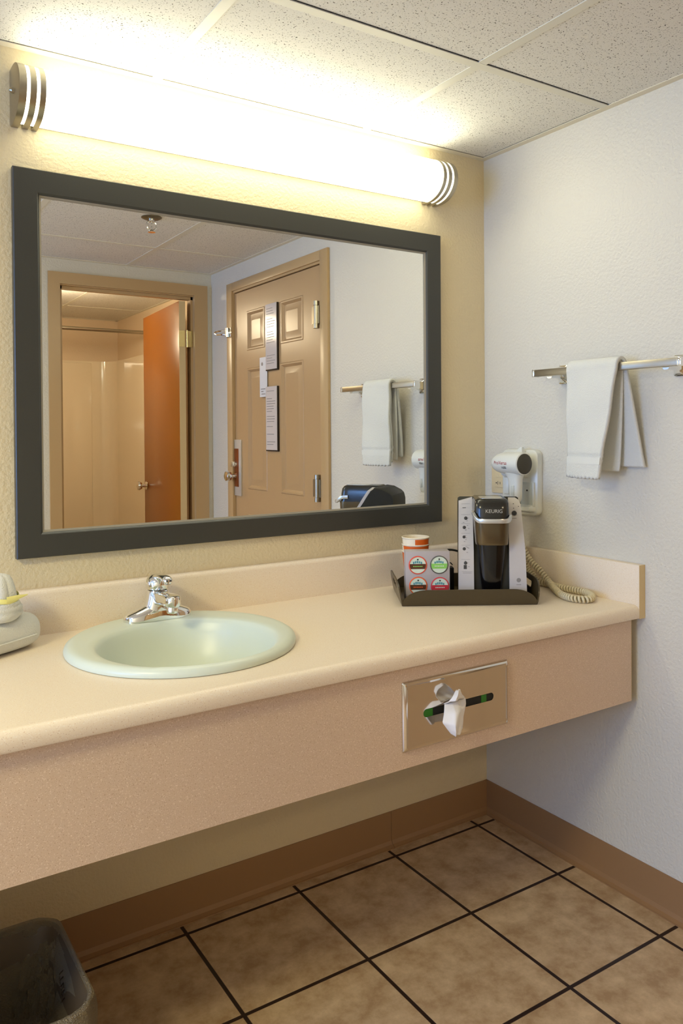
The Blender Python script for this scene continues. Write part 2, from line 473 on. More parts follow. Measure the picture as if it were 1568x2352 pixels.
# notices on the door
def notice(name, label, y0, y1, zz0, zz1, rows, seed):
    t = thing(name, label, 'notice', (-.002, (y0 + y1) / 2, zz0))
    wv, hv = (y1 - y0) / 2, zz1 - zz0
    MB().box(-.004, .006, -wv - .004, wv + .004, -.006, hv, bev=.001).build('backing_board', M_BLACK, t)
    mb = MB().box(-.0055, -.0038, -wv, wv, 0, hv)
    rnd = random.Random(seed); z = hv - .02
    for k in range(rows):
        ln = rnd.uniform(.6, 1) * (wv - .012)
        if rnd.random() < .8: mb.box(-.006, -.0054, -(wv - .01), -(wv - .01) + ln * 2, z - .0028, z, m=1)
        z -= hv / (rows + 3)
    mb.build('printed_sheet', [M_NOTICE, M_INKG], t)
    return t


notice('door_notice', 'upper framed white notice on the entry door, with glare on it', -1.502, -1.393, 1.505, 1.812, 22, 3)
notice('door_notice', 'lower framed white notice on the entry door', -1.504, -1.395, 1.125, 1.424, 22, 5)
t = thing('door_hanger_card', 'narrow pale card tucked behind the upper notice on the entry door', 'card', (-.001, -1.538, 1.378))
MB().box(-.001, .001, -.038, .038, 0, .19).build('card', M_CARD, t)
MB().lathe([(.009, -.0012), (.009, -.0016)], (0, -.012, .158), axis='x', n=16).build('card_emblem', M_INKG, t)
mb = MB()
for k, (a, b) in enumerate(((-.02, .018), (-.024, .0), (-.026, .02))): mb.box(-.0016, -.0011, a, b, .012 + k * .012, .016 + k * .012)
mb.build('card_print', M_INKG, t)

# ------------------------------------------------------------------ bathroom doorway and door (seen in the mirror)
d2 = thing('door_2', 'brown bathroom door standing open in its tan frame, reflected in the mirror', 'door', (0, 0, 0), kind='structure')
mb = MB()
def casing(x0, x1, zz0, zz1): mb.box(x0, x1, YF, YF + .014, zz0, zz1, bev=.002)
# mitred casing
zo, zi = 1.9985, 1.942
def quad(p, y0=YF, y1=YF + .014): mb.loft([[(x, y0, z) for x, z in p], [(x, y1, z) for x, z in p]])
quad([(-.857, 0), (-.801, 0), (-.801, zi), (-.857, zo)]); quad([(-.103, 0), (-.028, 0), (-.028, zo), (-.103, zi)]); quad([(-.857, zo), (-.801, zi), (-.103, zi), (-.028, zo)])
mb.box(OX0, -.797, YF - .1, YF, 0, 1.940).box(-.100, OX1, YF - .1, YF, 0, 1.940).box(OX0, OX1, YF - .1, YF, 1.937, OZ)
mb.box(-.797, -.785, YF - .055, YF - .02, 0, 1.937).box(-.797, -.1, YF - .055, YF - .02, 1.922, 1.937).box(-.112, -.1, YF - .055, YF - .02, 0, 1.937)
mb.build('door_frame', M_DOORF, d2)
lf = bpy.data.objects.new('door_leaf', None); lf.name = 'door_leaf'
hx, hy = -.166, -2.168
a = math.radians(-85.7)             # leaf direction from the hinge
dirv = Vector((math.cos(a), math.sin(a), 0)); nrm = Vector((-dirv.y, dirv.x, 0))   # nrm points to +x
Ml = axes((hx - .014, hy, 0), dirv, nrm, (0, 0, 1))
bpy.data.objects.remove(lf)
leaf = MB().box(0, .735, 0, .036, .012, 1.912, M=Ml, bev=.0015).build('door_leaf', [M_WOOD], d2)
Mx = axes((hx - .014, hy, 0), dirv, nrm, (0, 0, 1))
MB().box(-.0022, .0002, .001, .035, .012, 1.912, M=Mx).build('leaf_edge', M_EDGE, leaf)
kp = [(.012, .0), (.026, -.004), (.026, -.008), (.011, -.012), (.010, -.030), (.020, -.036), (.027, -.048), (.025, -.060), (.010, -.066)]
mb = MB()
for sgn, off in ((1, 0), (-1, .036)):
    rings = []
    for r, h in kp:
        rings.append([Ml @ Vector((.672 + r * math.cos(2 * PI * i / 24), off + h * sgn, .885 + r * math.sin(2 * PI * i / 24))) for i in range(24)])
    mb.loft(rings)
mb.build('door_knob', M_CHROME, leaf)
mb = MB().box(-.0042, -.0022, .0, .030, 1.668, 1.755, M=Ml)
for zz in (1.68, 1.71, 1.742):
    mb.lathe([(.003, 0), (.0025, .001)], n=8, M=Ml @ Matrix.Translation((-.0045, .012 + .006 * ((zz * 100) % 2), zz)) @ Matrix.Rotation(-PI / 2, 4, 'Y'))
mb.lathe([(.006, 1.666), (.006, 1.757)], (hx + .030, hy + .006, 0), n=12).box(hx + .034, hx + .063, hy - .001, hy + .001, 1.668, 1.755)
mb.build('butt_hinge', M_BRASS, leaf)

# tub surround with rounded corner, shower rod
ts = thing('tub_surround', 'glossy peach tub surround in the bathroom, reflected in the mirror', 'tub surround', (0, BY, 0))
prof = [(BX0 + .002, .03)]
mb = MB()
path = [(BX0 + .004, .045), (-.045, .045)] + [(-.045 + .11 * math.sin(t), .045 + .11 * (1 - math.cos(t))) for t in [PI / 2 * k / 10 for k in range(1, 11)]] + [(.065, .78), (.065, .80)]
ins = [(x, y) for x, y in path]
outer = [(BX0 + .004, .001), (.114, .001), (.114, .80)]
mb.prism([ins + outer[::-1]], lambda a, b: (a, b, .02), lambda a, b: (a, b, 1.745))
mb.build('wall_panel', M_TUB, ts, ang=50)
mb = MB().box(-.42, -.10, .044, .052, .02, 1.73, bev=.004)
mb.build('raised_panel', M_TUB, ts)
mb = MB().box(BX0 + .004, .064, .70, .79, 0.001, .42, bev=.03).box(BX0 + .004, .064, .05, .12, 0.001, .42, bev=.02)
mb.build('tub_rim', M_TUB, ts)
sr = thing('shower_rod', 'brown metal shower rod spanning the bathroom near the ceiling', 'shower rod', (BX1, -3.4, 1.888))
MB().tube([(BX0 - BX1 + .004, 0, .0), (-.004, 0, 0)], .0125, 14).build('rod', M_NICKEL, sr)
MB().lathe([(.032, -.001), (.032, -.006), (.018, -.014)], axis='x', n=20).build('flange', M_NICKEL, sr)

# globe lamp that lights the bathroom
bl = thing('bathroom_light', 'glowing white globe lamp under the bathroom ceiling', 'ceiling light', (-.72, -2.82, H + .002))
MB().lathe([(.055, -.0005), (.055, -.008), (.030, -.020), (.016, -.026), (.016, -.112)], n=28).build('lamp_base', M_NICKEL, bl)
MB().lathe([(max(.0004, .06 * math.sin(PI * k / 20)), -.1656 + .06 * math.cos(PI * k / 20)) for k in range(21)], n=32).build('globe', mat('globe_glass', (1, 1, 1, 1), .3, emit=((*BATH_COLOR, 1), BATH_POWER * 6.6)), bl)

# sprinkler head on the ceiling
sp = thing('fire_sprinkler', 'chrome fire sprinkler head under the ceiling, reflected in the mirror', 'sprinkler', (-.669, -1.197, H + .002))
MB().lathe([(.040, 0), (.040, -.003), (.030, -.008), (.012, -.009)], n=28).build('escutcheon', mat('sprinkler_cup', S(120, 112, 92), .3, .9), sp)
mb = MB().lathe([(.012, -.008), (.012, -.018), (.008, -.02)], n=16)
for s in (1, -1): mb.tube([(s * .010, 0, -.016), (s * .019, 0, -.026), (s * .017, 0, -.044), (s * .004, 0, -.056)], .0032, 8)
mb.lathe([(.0035, -.02), (.0035, -.05)], n=10).lathe([(.005, -.05), (.015, -.058), (.015, -.060)], n=16)
mb.build('sprinkler_body', M_CHROME, sp)

# ------------------------------------------------------------------ vanity counter
HC, BT, CD = .767, .0235, .5837
APY = -.565
XC0 = -1.95
SCX, SCY, SR = -1.12, -.265, .24
vc = thing('vanity_counter', 'peach speckled laminate vanity counter with backsplash and deep apron', 'counter', (0, 0, 0))
# top slab (hole for the basin) + rounded nose
mb = MB()
mb.prism([[(XC0, -.0005), (-.0005 - BT, -.0005), (-.0005 - BT, -.566), (XC0, -.566)], ell(SCX, SCY, .222, .222)], lambda a, b: (a, b, HC), lambda a, b: (a, b, HC - .019))
nose = [(-.566, HC)] + [(-.5665 - .017 * math.sin(t), HC - .017 + .017 * math.cos(t)) for t in [PI / 2 * k / 8 for k in range(0, 9)]] + [(-.5835, .7365), (-.5815, .734), (-.566, .734)]
mb.loft([[(x, y, z) for y, z in nose] for x in (XC0, -.0005 - BT)])
mb.build('countertop', M_LAM, vc, ang=50)
bs = [(-.0005, HC), (-.0005, .8675)] + [(-.008 + .0, .8690)] + [(-.0115 - .012 * math.sin(t), .857 + .012 * math.cos(t)) for t in [PI / 2 * k / 8 for k in range(0, 9)]] + [(-BT, HC)]
MB().loft([[(x, y, z) for y, z in bs] for x in (XC0, -BT - .0005)]).build('backsplash', M_LAM, vc, ang=40)
mb = MB().box(-BT, -.0005, -CD + .0012, -.0005, .733, .869, bev=.0008)
mb.box(-BT, -.0005, -CD, -CD + .001, .733, .869, m=1)
mb.build('side_splash', [M_LAM, M_EDGE], vc)
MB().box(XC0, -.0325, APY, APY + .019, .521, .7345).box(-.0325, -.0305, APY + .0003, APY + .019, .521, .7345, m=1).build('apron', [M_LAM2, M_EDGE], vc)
MB().box(XC0, XC0 + .02, APY + .02, -.001, .0, HC - .02).build('added_side_panel', M_LAM2, vc)  # unseen end panel, added to carry the counter and block light beneath it

# ------------------------------------------------------------------ basin
sk = thing('sink_basin', 'round white drop-in porcelain sink basin in the counter', 'sink', (SCX, SCY, HC))
NR = 72
def er(cx, cy, a, b, z): return [(x, y, z) for x, y in ell(cx, cy, a, b, NR)]
icx, icy, ia, ib = -.002, -.036, .184, .185
rings = [er(0, 0, .234, .234, .0004), er(0, 0, .2395, .2395, .001), er(0, 0, .2405, .2405, .006), er(0, 0, .238, .238, .0125), er(0, 0, .232, .232, .0165), er(0, 0, .225, .225, .0180)]
for k in (.25, .5, .75): rings.append(er(icx * k, icy * k, .225 + (ia + .008 - .225) * k, .225 + (ib + .008 - .225) * k, .018 - .001 * k))
rings += [er(icx, icy, ia + .006, ib + .006, .0165), er(icx, icy, ia + .001, ib + .001, .0135), er(icx, icy, ia - .004, ib - .004, .006), er(icx, icy, ia - .010, ib - .010, -.012),
          er(icx, icy, ia * .86, ib * .86, -.055), er(icx, icy, ia * .72, ib * .72, -.092), er(icx, icy, ia * .5, ib * .5, -.118), er(icx, icy, ia * .25, ib * .25, -.128), er(icx, icy, .022, .022, -.131)]
MB().loft(rings, False, True).build('bowl', M_PORC, sk, ang=60)
MB().lathe([(.030, -.1275), (.030, -.1255), (.020, -.1275), (.018, -.130)], (icx, icy, 0), n=28).build('drain', M_CHROME, sk)

# ------------------------------------------------------------------ faucet
fc = thing('faucet', 'chrome single-lever faucet on the rear rim of the sink', 'faucet', (-1.109, -.083, HC + .0172))
rings = []
for k in range(25):
    t = -1 + 2 * k / 24; x = t * .081
    wv = .0275 * (max(0, 1 - abs(t) ** 5)) ** .5 + .0008; h = .014 + .030 * max(0, 1 - abs(t)) ** .9
    if abs(t) > .93: h *= .75
    ring = []
    for q in range(14):
        b = PI * q / 13
        yy = wv * math.cos(b); zz = h * (math.sin(b) ** .55 if math.sin(b) > 0 else 0)
        ring.append((x, yy, zz))
    rings.append(ring)
MB().loft(rings, True, True).build('base_plate', M_CHROME, fc, ang=60)
# body: column sweeping forward into the spout
def stad(cx, cy, cz, hw, hd, tilt=0, n=24, p=.75):
    out = []
    for i in range(n):
        b = 2 * PI * i / n; c, s_ = math.cos(b), math.sin(b)
        x = hw * math.copysign(abs(c) ** p, c); y = hd * math.copysign(abs(s_) ** p, s_)
        out.append((cx + x, cy + y * math.cos(tilt), cz + y * math.sin(tilt)))
    return out
MB().loft([stad(0, 0, .014, .044, .0275), stad(0, 0, .024, .037, .0270), stad(0, 0, .036, .031, .0262), stad(0, .000, .049, .0275, .0250), stad(0, .001, .060, .0255, .0238), stad(0, .001, .0665, .0225, .0215)]).build('body', M_CHROME, fc, ang=45)
rings = []
for y, cz, hw, hh in ((.0, .047, .016, .017), (-.02, .050, .018, .016), (-.045, .053, .018, .0145), (-.07, .055, .0182, .0135), (-.092, .056, .0185, .0130), (-.103, .056, .0165, .0128), (-.110, .056, .0115, .0124), (-.1125, .056, .006, .012)):
    rings.append([(hw * math.copysign(abs(math.cos(2 * PI * i / 20)) ** .5, math.cos(2 * PI * i / 20)), y, cz + hh * math.copysign(abs(math.sin(2 * PI * i / 20)) ** .5, math.sin(2 * PI * i / 20))) for i in range(20)])
spt = MB().loft(rings).build('spout', M_CHROME, fc, ang=40)
MB().lathe([(.0115, .0435), (.0125, .040), (.0125, .031), (.0105, .029)], (0, -.093, 0), n=12).build('aerator', M_CHROME, spt, ang=20)
hd = MB().lathe([(.0215, .0665), (.0255, .070), (.0268, .078), (.0262, .086), (.0225, .0945), (.0150, .1005), (.006, .1025), (.001, .103)], (0, .002, 0), n=32)
rings = []
for y, z, hw, hh in ((.012, .093, .016, .006), (-.012, .0995, .0150, .0058), (-.032, .1015, .0120, .0050), (-.050, .1010, .0115, .0062), (-.062, .0985, .0115, .0085), (-.070, .0960, .0100, .0080), (-.0735, .0945, .005, .004)):
    rings.append([(hw * math.cos(2 * PI * i / 16), y, z + hh * math.sin(2 * PI * i / 16)) for i in range(16)])
hd.loft(rings)
hdo = hd.build('handle', M_CHROME, fc, ang=50)
mb = MB()
for x in (-.004, .004): mb.lathe([(.0022, -.0728), (.0022, -.0745)], (x, 0, .0975), axis='y', n=10)
mb.build('temperature_dots', M_INK, hdo)

# ------------------------------------------------------------------ mirror
MXL, MXR, MZB, MZT = -1.4044, -.1942, .9392, 1.8005
FW, FT = .0565, .020
mr = thing('wall_mirror', 'large wall mirror in a flat dark brown frame above the counter', 'mirror', (0, 0, 0))
def mring(ins, y): return [(MXL + ins, y, MZB + ins), (MXR - ins, y, MZB + ins), (MXR - ins, y, MZT - ins), (MXL + ins, y, MZT - ins)]
MB().loft([mring(0, -.001), mring(0, -FT + .002), mring(.002, -FT), mring(FW - .006, -FT + .0005), mring(FW - .003, -FT + .003), mring(FW, -.012), mring(FW, -.001)], False, False).build('frame', M_FRAME, mr, ang=20)
MB().box(MXL + FW - .004, MXR - FW + .004, -.010, -.002, MZB + FW - .004, MZT - FW + .004).build('glass', M_MIRROR, mr)
def bev(ins, y): return [(MXL + FW + ins, y, MZB + FW + ins), (MXR - FW - ins, y, MZB + FW + ins), (MXR - FW - ins, y, MZT - FW - ins), (MXL + FW + ins, y, MZT - FW - ins)]
MB().loft([bev(-.001, -.0145), bev(.0032, -.0125), bev(.0035, -.0101)], False, False).build('inner_lip', mat('frame_lip', S(150, 142, 124), .35), mr, ang=20)

# ------------------------------------------------------------------ vanity light
VX0, VX1, VZ, VR, VD = -1.405, -.195, 1.9525, .0625, .102
vl = thing('vanity_light', 'long glowing white tube-shaped vanity light with nickel ends above the mirror', 'wall light', (0, 0, 0))
def dsec(x, sc=1.0, n=24, back=-.012):
    out = [(x, -.001, VZ - VR * sc), ] if False else []
    for k in range(n + 1):
        b = -PI / 2 + PI * k / n
        out.append((x, back - (VD - .012) * sc * math.cos(b) ** .8 if abs(math.cos(b)) > 1e-6 else back, VZ + VR * sc * math.sin(b)))
    out += [(x, -.001, VZ + VR * sc), (x, -.001, VZ - VR * sc)]
    return out
def front(x, n=24, sc=.955):
    return [(x, -.021 - (VD * sc - .021) * max(0, math.cos(-PI / 2 + PI * k / n)) ** .8, VZ + VR * sc * math.sin(-PI / 2 + PI * k / n)) for k in range(n + 1)]
MB().box(VX0 + .002, VX1 - .002, -.020, -.001, VZ - VR * .875, VZ + VR * .875).build('back_pan', M_WHITE, vl)
mb = MB().loft([front(VX0 + .004), front(VX1 - .004)])
mb.build('diffuser', M_DIFF, vl, ang=50)
for x0, sgn in ((VX0, 1), (VX1, -1)):
    ec = MB().loft([dsec(x0, .94), dsec(x0 + sgn * .0015, 1.0), dsec(x0 + sgn * .0165, 1.0)]).loft([dsec(x0 + sgn * .0235, 1), dsec(x0 + sgn * .0365, 1)], True, True).loft([dsec(x0 + sgn * .0435, 1), dsec(x0 + sgn * .0555, 1)], True, True)
    e = ec.build('end_cap', M_NICKEL, vl, ang=30)
    MB().lathe([(.006, 0), (.006, -sgn * .005), (.003, -sgn * .009), (.001, -sgn * .0095)], (x0, -.045, VZ), axis='x', n=14).build('screw', M_NICKEL, e)

# ------------------------------------------------------------------ tissue dispenser in the apron
TX0, TX1, TZ0, TZ1 = -.767, -.4705, .5555, .7005
td = thing('tissue_dispenser', 'recessed polished steel tissue dispenser plate in the counter apron', 'tissue dispenser', (0, APY, 0))
sl = rrect(-.716, -.518, .6195, .6365, .0082, 5)
def plate_pt(a, b, base):
    u, v = (a - TX0) / (TX1 - TX0), (b - TZ0) / (TZ1 - TZ0)
    return base
mb = MB()
mb.prism([rrect(TX0 + .010, TX1 - .010, TZ0 + .010, TZ1 - .010, .006, 4), sl], lambda a, b: (a, -.0075, b), lambda a, b: (a, -.0065, b))
def pr(ins, y, r=.004): return [(x, y, z) for x, z in rrect(TX0 + ins, TX1 - ins, TZ0 + ins, TZ1 - ins, r, 4)]
mb.loft([pr(.0, -.0005, .003), pr(.0, -.002, .003), pr(.003, -.006, .004), pr(.006, -.0085, .005), pr(.010, -.0075, .006)], False, False)
mb.build('face_plate', M_STEEL, td, ang=40)
mb = MB().box(TX0 + .015, TX1 - .015, -.0055, -.0015, TZ0 + .02, TZ1 - .02)
for x0, x1 in ((-.716, -.690), (-.553, -.538)): mb.box(x0, x1, -.0063, -.0056, .617, .639, m=1)
mb.build('tissue_box', [M_TBOX, M_TGREEN], td)
# tissue pulled out of the slot
ti = thing('facial_tissue', 'white tissue hanging from the slot of the steel dispenser', 'tissue', (-.628, APY - .008, .628))
rows = [[(-.660, .640, -.001), (-.640, .643, -.004), (-.622, .642, -.004), (-.603, .641, -.001)],
        [(-.668, .628, -.012), (-.644, .632, -.030), (-.624, .630, -.026), (-.606, .633, -.010)],
        [(-.6765, .613, -.020), (-.650, .612, -.038), (-.630, .612, -.030), (-.615, .614, -.016)],
        [(-.664, .598, -.022), (-.648, .596, -.036), (-.632, .596, -.032), (-.616, .598, -.018)],
        [(-.653, .586, -.024), (-.645, .582, -.030), (-.635, .584, -.030), (-.620, .589, -.022)]]
up = [[(-.664, .640, -.002), (-.646, .641, -.004), (-.628, .641, -.004), (-.608, .641, -.002)],
      [(-.657, .650, -.014), (-.644, .653, -.026), (-.630, .654, -.022), (-.609, .648, -.010)],
      [(-.645, .661, -.018), (-.638, .664, -.026), (-.628, .667, -.020), (-.616, .656, -.012)],
      [(-.634, .670, -.016), (-.631, .672, -.020), (-.627, .672, -.018), (-.621, .664, -.014)]]
def patch(R):
    def f(u, v):
        a = u * 3; i = min(2, int(a)); a -= i; b = v * (len(R) - 1); j = min(len(R) - 2, int(b)); b -= j
        a = a * a * (3 - 2 * a) * .5 + a * .5
        q = Vector(R[j][i]).lerp(Vector(R[j][i + 1]), a).lerp(Vector(R[j + 1][i]).lerp(Vector(R[j + 1][i + 1]), a), b)
        return (q.x + .628 + q.z * .62, q.z * 1.3 - .002 * math.sin(14 * u + 4 * v), q.y - .628)
    return f
MB().grid(patch(rows), 22, 22).build('sheet', M_TISSUE, ti, ang=70, solid=.0006)
MB().grid(patch(up), 18, 14).build('folded_corner', M_TISSUE, ti, ang=70, solid=.0006)

# ------------------------------------------------------------------ towel bar and hand towel on the right wall
BXC, BZC = -.070, 1.3735
tb = thing('towel_bar', 'square chrome towel bar on the right wall holding the hand towel', 'towel bar', (0, 0, 0))
MB().box(BXC - .0095, BXC + .0095, -.728, -.284, BZC - .0095, BZC + .0095, bev=.001).build('bar', M_NICKEL, tb)
for y0, y1 in ((-.284, -.276), (-.738, -.728)):
    MB().box(BXC - .0105, BXC + .0105, y0, y1, BZC - .0105, BZC + .0105, bev=.0012).build('end_cap', M_CHROME, tb)
for y in (-.325, -.688):
    m_ = MB().loft([[(x, yy, zz) for yy, zz in rrect(y - hw, y + hw, BZC - .004 - hh, BZC - .004 + hh, .006, 4)] for x, hw, hh in ((-.001, .017, .026), (-.008, .017, .026), (-.014, .011, .018), (-.035, .007, .011), (-.055, .009, .012), (-.064, .009, .012))])
    m_.build('post', M_CHROME, tb, ang=40)


def lerp(a, b, t): return a + (b - a) * t


tw = thing('hand_towel', 'white terry hand towel draped over the chrome towel bar', 'towel', (0, 0, 0))
rn = random.Random(4)
def towel_sheet(back_x, back_z, yb0, yb1, fx0, fx1, fy0, fy1, fz, ytop0, ytop1, rr):
    """v 0 = back bottom, .5 = over the bar, 1 = front bottom; u 0 = far edge (+y) .. 1 near edge"""
    def fn(u, v):
        if v < .46:
            t = v / .46
            y = lerp(lerp(yb0, yb1, u), lerp(ytop0, ytop1, u), t ** .8)
            x = lerp(back_x, BXC + rr, t ** 1.2); z = lerp(back_z, BZC, t)
        elif v < .54:
            a = (v - .46) / .08 * PI
            y = lerp(ytop0, ytop1, u); x = BXC + rr * math.cos(a); z = BZC + (rr + .003) * math.sin(a)
        else:
            t = (v - .54) / .46
            fx = lerp(fx0, fx1, u); fy = lerp(fy0, fy1, u)
            x = lerp(BXC - rr, fx, t ** .9); y = lerp(lerp(ytop0, ytop1, u), fy, t ** 1.1); z = lerp(BZC, fz + .010 * (1 - u) * 0, t)
            band = 1 if (.80 < t < .805 or .875 < t < .88) else 0
            x += .0030 * band
            x += .003 * math.sin(u * 7 + 1.3) * t + .002 * math.sin(11 * t + 3 * u)
            if t > .97: z += .003 * math.sin(u * 60)
        return (x, y, z)
    return fn
MB().grid(towel_sheet(-.016, 1.119, -.43, -.595, -.088, -.120, -.408, -.532, 1.090, -.410, -.568, .0185), 34, 110).build('outer_fold', M_TOWEL, tw, ang=80, solid=.009)
MB().grid(towel_sheet(-.040, 1.107, -.43, -.536, -.076, -.100, -.412, -.520, 1.102, -.412, -.562, .0125), 24, 90).build('inner_fold', M_TOWEL, tw, ang=80, solid=.005)
def hemband(v0, v1):
    f = towel_sheet(-.016, 1.119, -.43, -.595, -.088, -.120, -.408, -.532, 1.090, -.410, -.568, .0185)
    def g(u, v):
        p = f(u, lerp(v0, v1, v)); return (p[0] - .0050, p[1], p[2])
    return g
MB().grid(hemband(.54 + .46 * .81, .54 + .46 * .872), 30, 8).build('hem_band', mat('woven_hem', S(224, 223, 214), .8, bump=(900, .3, .001)), tw, ang=80)

# ------------------------------------------------------------------ outlet
ol = thing('wall_outlet', 'ivory duplex wall outlet behind the hair dryer', 'outlet', (0, -.0695, 1.0185))
MB().box(-.006, -.0005, -.0355, .0355, 0, .106, bev=.003).build('cover_plate', M_IVORY, ol)
mb = MB().box(-.0085, -.006, -.0185, .0185, .019, .087, bev=.001)
mb.box(-.0092, -.0084, .001, .013, .048, .0575, bev=.0004).box(-.0092, -.0084, -.014, -.002, .048, .0575, bev=.0004)
mb.build('receptacle', M_IVORY, ol)
for zz in (.032, .073):
    mb = MB().box(-.0089, -.0083, -.006, -.0042, zz - .004, zz + .004).box(-.0089, -.0083, .0036, .0054, zz - .005, zz + .005)
    mb.lathe([(.0024, -.0083), (.0024, -.0089)], (0, .011, zz), axis='x', n=10)
    mb.build('socket_slot', M_INK, ol)

# ------------------------------------------------------------------ hair dryer and its wall holder
dh = thing('dryer_holder', 'white wall mounted hair dryer holder beside the outlet', 'hair dryer holder', (0, -.172, .962))
def rr3(x, a, b, c, d, r): return [(x, y, z) for y, z in rrect(a, b, c, d, r, 6)]
MB().loft([rr3(-.001, -.068, .072, .002, .193, .018), rr3(-.012, -.071, .074, 0, .195, .02), rr3(-.022, -.069, .072, .002, .193, .019), rr3(-.027, -.062, .066, .008, .187, .016)]).build('back_plate', M_WHITE, dh, ang=40)
mb = MB().loft([rr3(-.026, -.045, .062, .112, .187, .012), rr3(-.042, -.042, .060, .114, .185, .012), rr3(-.047, -.036, .055, .120, .180, .010)])
mb.loft([[(-.030, -.030, .186), (-.030, .0, .186), (-.045, .0, .186), (-.045, -.030, .186)], [(-.034, -.026, .202), (-.034, -.020, .202), (-.041, -.020, .202), (-.041, -.026, .202)]])
mb.build('cradle', M_WHITE, dh, ang=40)
MB().box(-.066, -.026, .004, .030, .062, .114, bev=.006).build('cradle_arm', M_WHITE, dh)
pk = MB().box(-.0285, -.0265, -.058, -.008, .030, .098, bev=.001)
pk.build('pocket', M_WHITE2, dh)
mb = MB().loft([rr3(-.026, -.064, -.002, .012, .034, .008), rr3(-.040, -.060, -.004, .014, .030, .007), rr3(-.043, -.056, -.008, .017, .027, .005)])
mb.box(-.034, -.026, -.064, -.058, .03, .10, bev=.002).box(-.034, -.026, -.008, -.002, .03, .10, bev=.002)
mb.build('pocket_lip', M_WHITE, dh)
MB().lathe([(.003, -.0284), (.0025, -.0300)], (0, -.034, .075), axis='x', n=10).build('screw', M_INK, dh)

DC = Vector((-.085, -.250, 1.1175))
dr = thing('hair_dryer', 'white pistol hair dryer hanging on the wall holder', 'hair dryer', tuple(DC))
prof = [(.0285, .0), (.0322, .002), (.0328, .010), (.0326, .035), (.0318, .060), (.0298, .085), (.0265, .100), (.0225, .110), (.0180, .115), (.013, .116)]
MB().lathe(prof, axis='y', n=36, cap=(False, True)).build('barrel', M_WHITE, dr, ang=45)
g = MB().lathe([(.0292, .0005), (.0292, -.0015), (.0262, -.003), (.010, -.0055), (.001, -.0058)], axis='y', n=32)
g.build('intake_grille', mat('intake', S(66, 60, 44), .5, bump=(700, .8, .002)), dr)
def hring(y, z, a, b, n=20): return [(a * math.copysign(abs(math.cos(2 * PI * i / n)) ** .7, math.cos(2 * PI * i / n)), y + b * math.copysign(abs(math.sin(2 * PI * i / n)) ** .7, math.sin(2 * PI * i / n)), z) for i in range(n)]
hn = MB().loft([hring(.042, -.016, .022, .040), hring(.038, -.030, .018, .029), hring(.035, -.045, .0155, .0215), hring(.034, -.075, .0145, .0190), hring(.034, -.100, .014, .0180), hring(.034, -.109, .011, .014)])
hn.build('handle', M_WHITE, dr, ang=50)
MB().box(-.0165, -.0125, .026, .036, -.092, -.062, bev=.0015).build('switch', M_WHITE2, dr)
# printing along the barrel, on the side that faces the room
for txt, sz, ph, yy, mm, nm in (('ProVersa', .0150, .06, .066, M_RED, 'red_lettering'), ('1600', .0105, -.36, .052, M_INK, 'black_lettering')):
    o = lettering(nm, txt, sz, Matrix(), mm, dr)
    for v in o.data.vertices:
        s_ = -v.co.x + yy; a_ = ph + v.co.y / .032
        rr = (.0327 if s_ < .035 else (lerp(.0326, .0318, (s_ - .035) / .025) if s_ < .06 else lerp(.0318, .0298, min(1, (s_ - .06) / .025)))) + .0006
        if s_ > .085: rr = lerp(.0304, .0272, min(1, (s_ - .085) / .015))
        v.co = Vector((-rr * math.cos(a_), s_, rr * math.sin(a_)))
# coiled cord from holder down to the counter and back to the dryer
path = smooth_path([(-.052, -.190, .955), (-.072, -.215, .905), (-.062, -.240, .848), (-.058, -.280, .816), (-.060, -.320, .787), (-.088, -.368, .778), (-.1185, -.415, .777), (-.130, -.462, .777),
                    (-.112, -.490, .777), (-.075, -.479, .777), (-.045, -.435, .777), (-.044, -.397, .777), (-.046, -.352, .777), (-.038, -.300, .777), (-.042, -.262, .781), (-.038, -.232, .797), (-.038, -.212, .815), (-.045, -.196, .88), (-.048, -.186, .955)], 24)
dist = [0]
for a_, b_ in zip(path[:-1], path[1:]): dist.append(dist[-1] + (b_ - a_).length)
pts, prev, k = [], None, 0
step, pitch, R0 = .00095, .0088, .0066
s_ = 0
while s_ < dist[-1]:
    while k < len(dist) - 2 and dist[k + 1] < s_: k += 1
    t_ = (s_ - dist[k]) / max(1e-9, dist[k + 1] - dist[k]); p = path[k].lerp(path[k + 1], t_)
    tg = (path[min(k + 1, len(path) - 1)] - path[max(k - 1, 0)]).normalized()
    x = tg.cross(Vector((0, 0, 1))) if prev is None else prev - tg * prev.dot(tg)
    x.normalize(); prev = x; y = tg.cross(x); b = 2 * PI * s_ / pitch
    pts.append(p + (x * math.cos(b) + y * math.sin(b)) * R0)
    s_ += step
cc = MB().tube([p - DC for p in pts], .0036, 6).build('coil_cord', M_CORD, dr, ang=80)
cc['label'] = 'cream coiled cord'

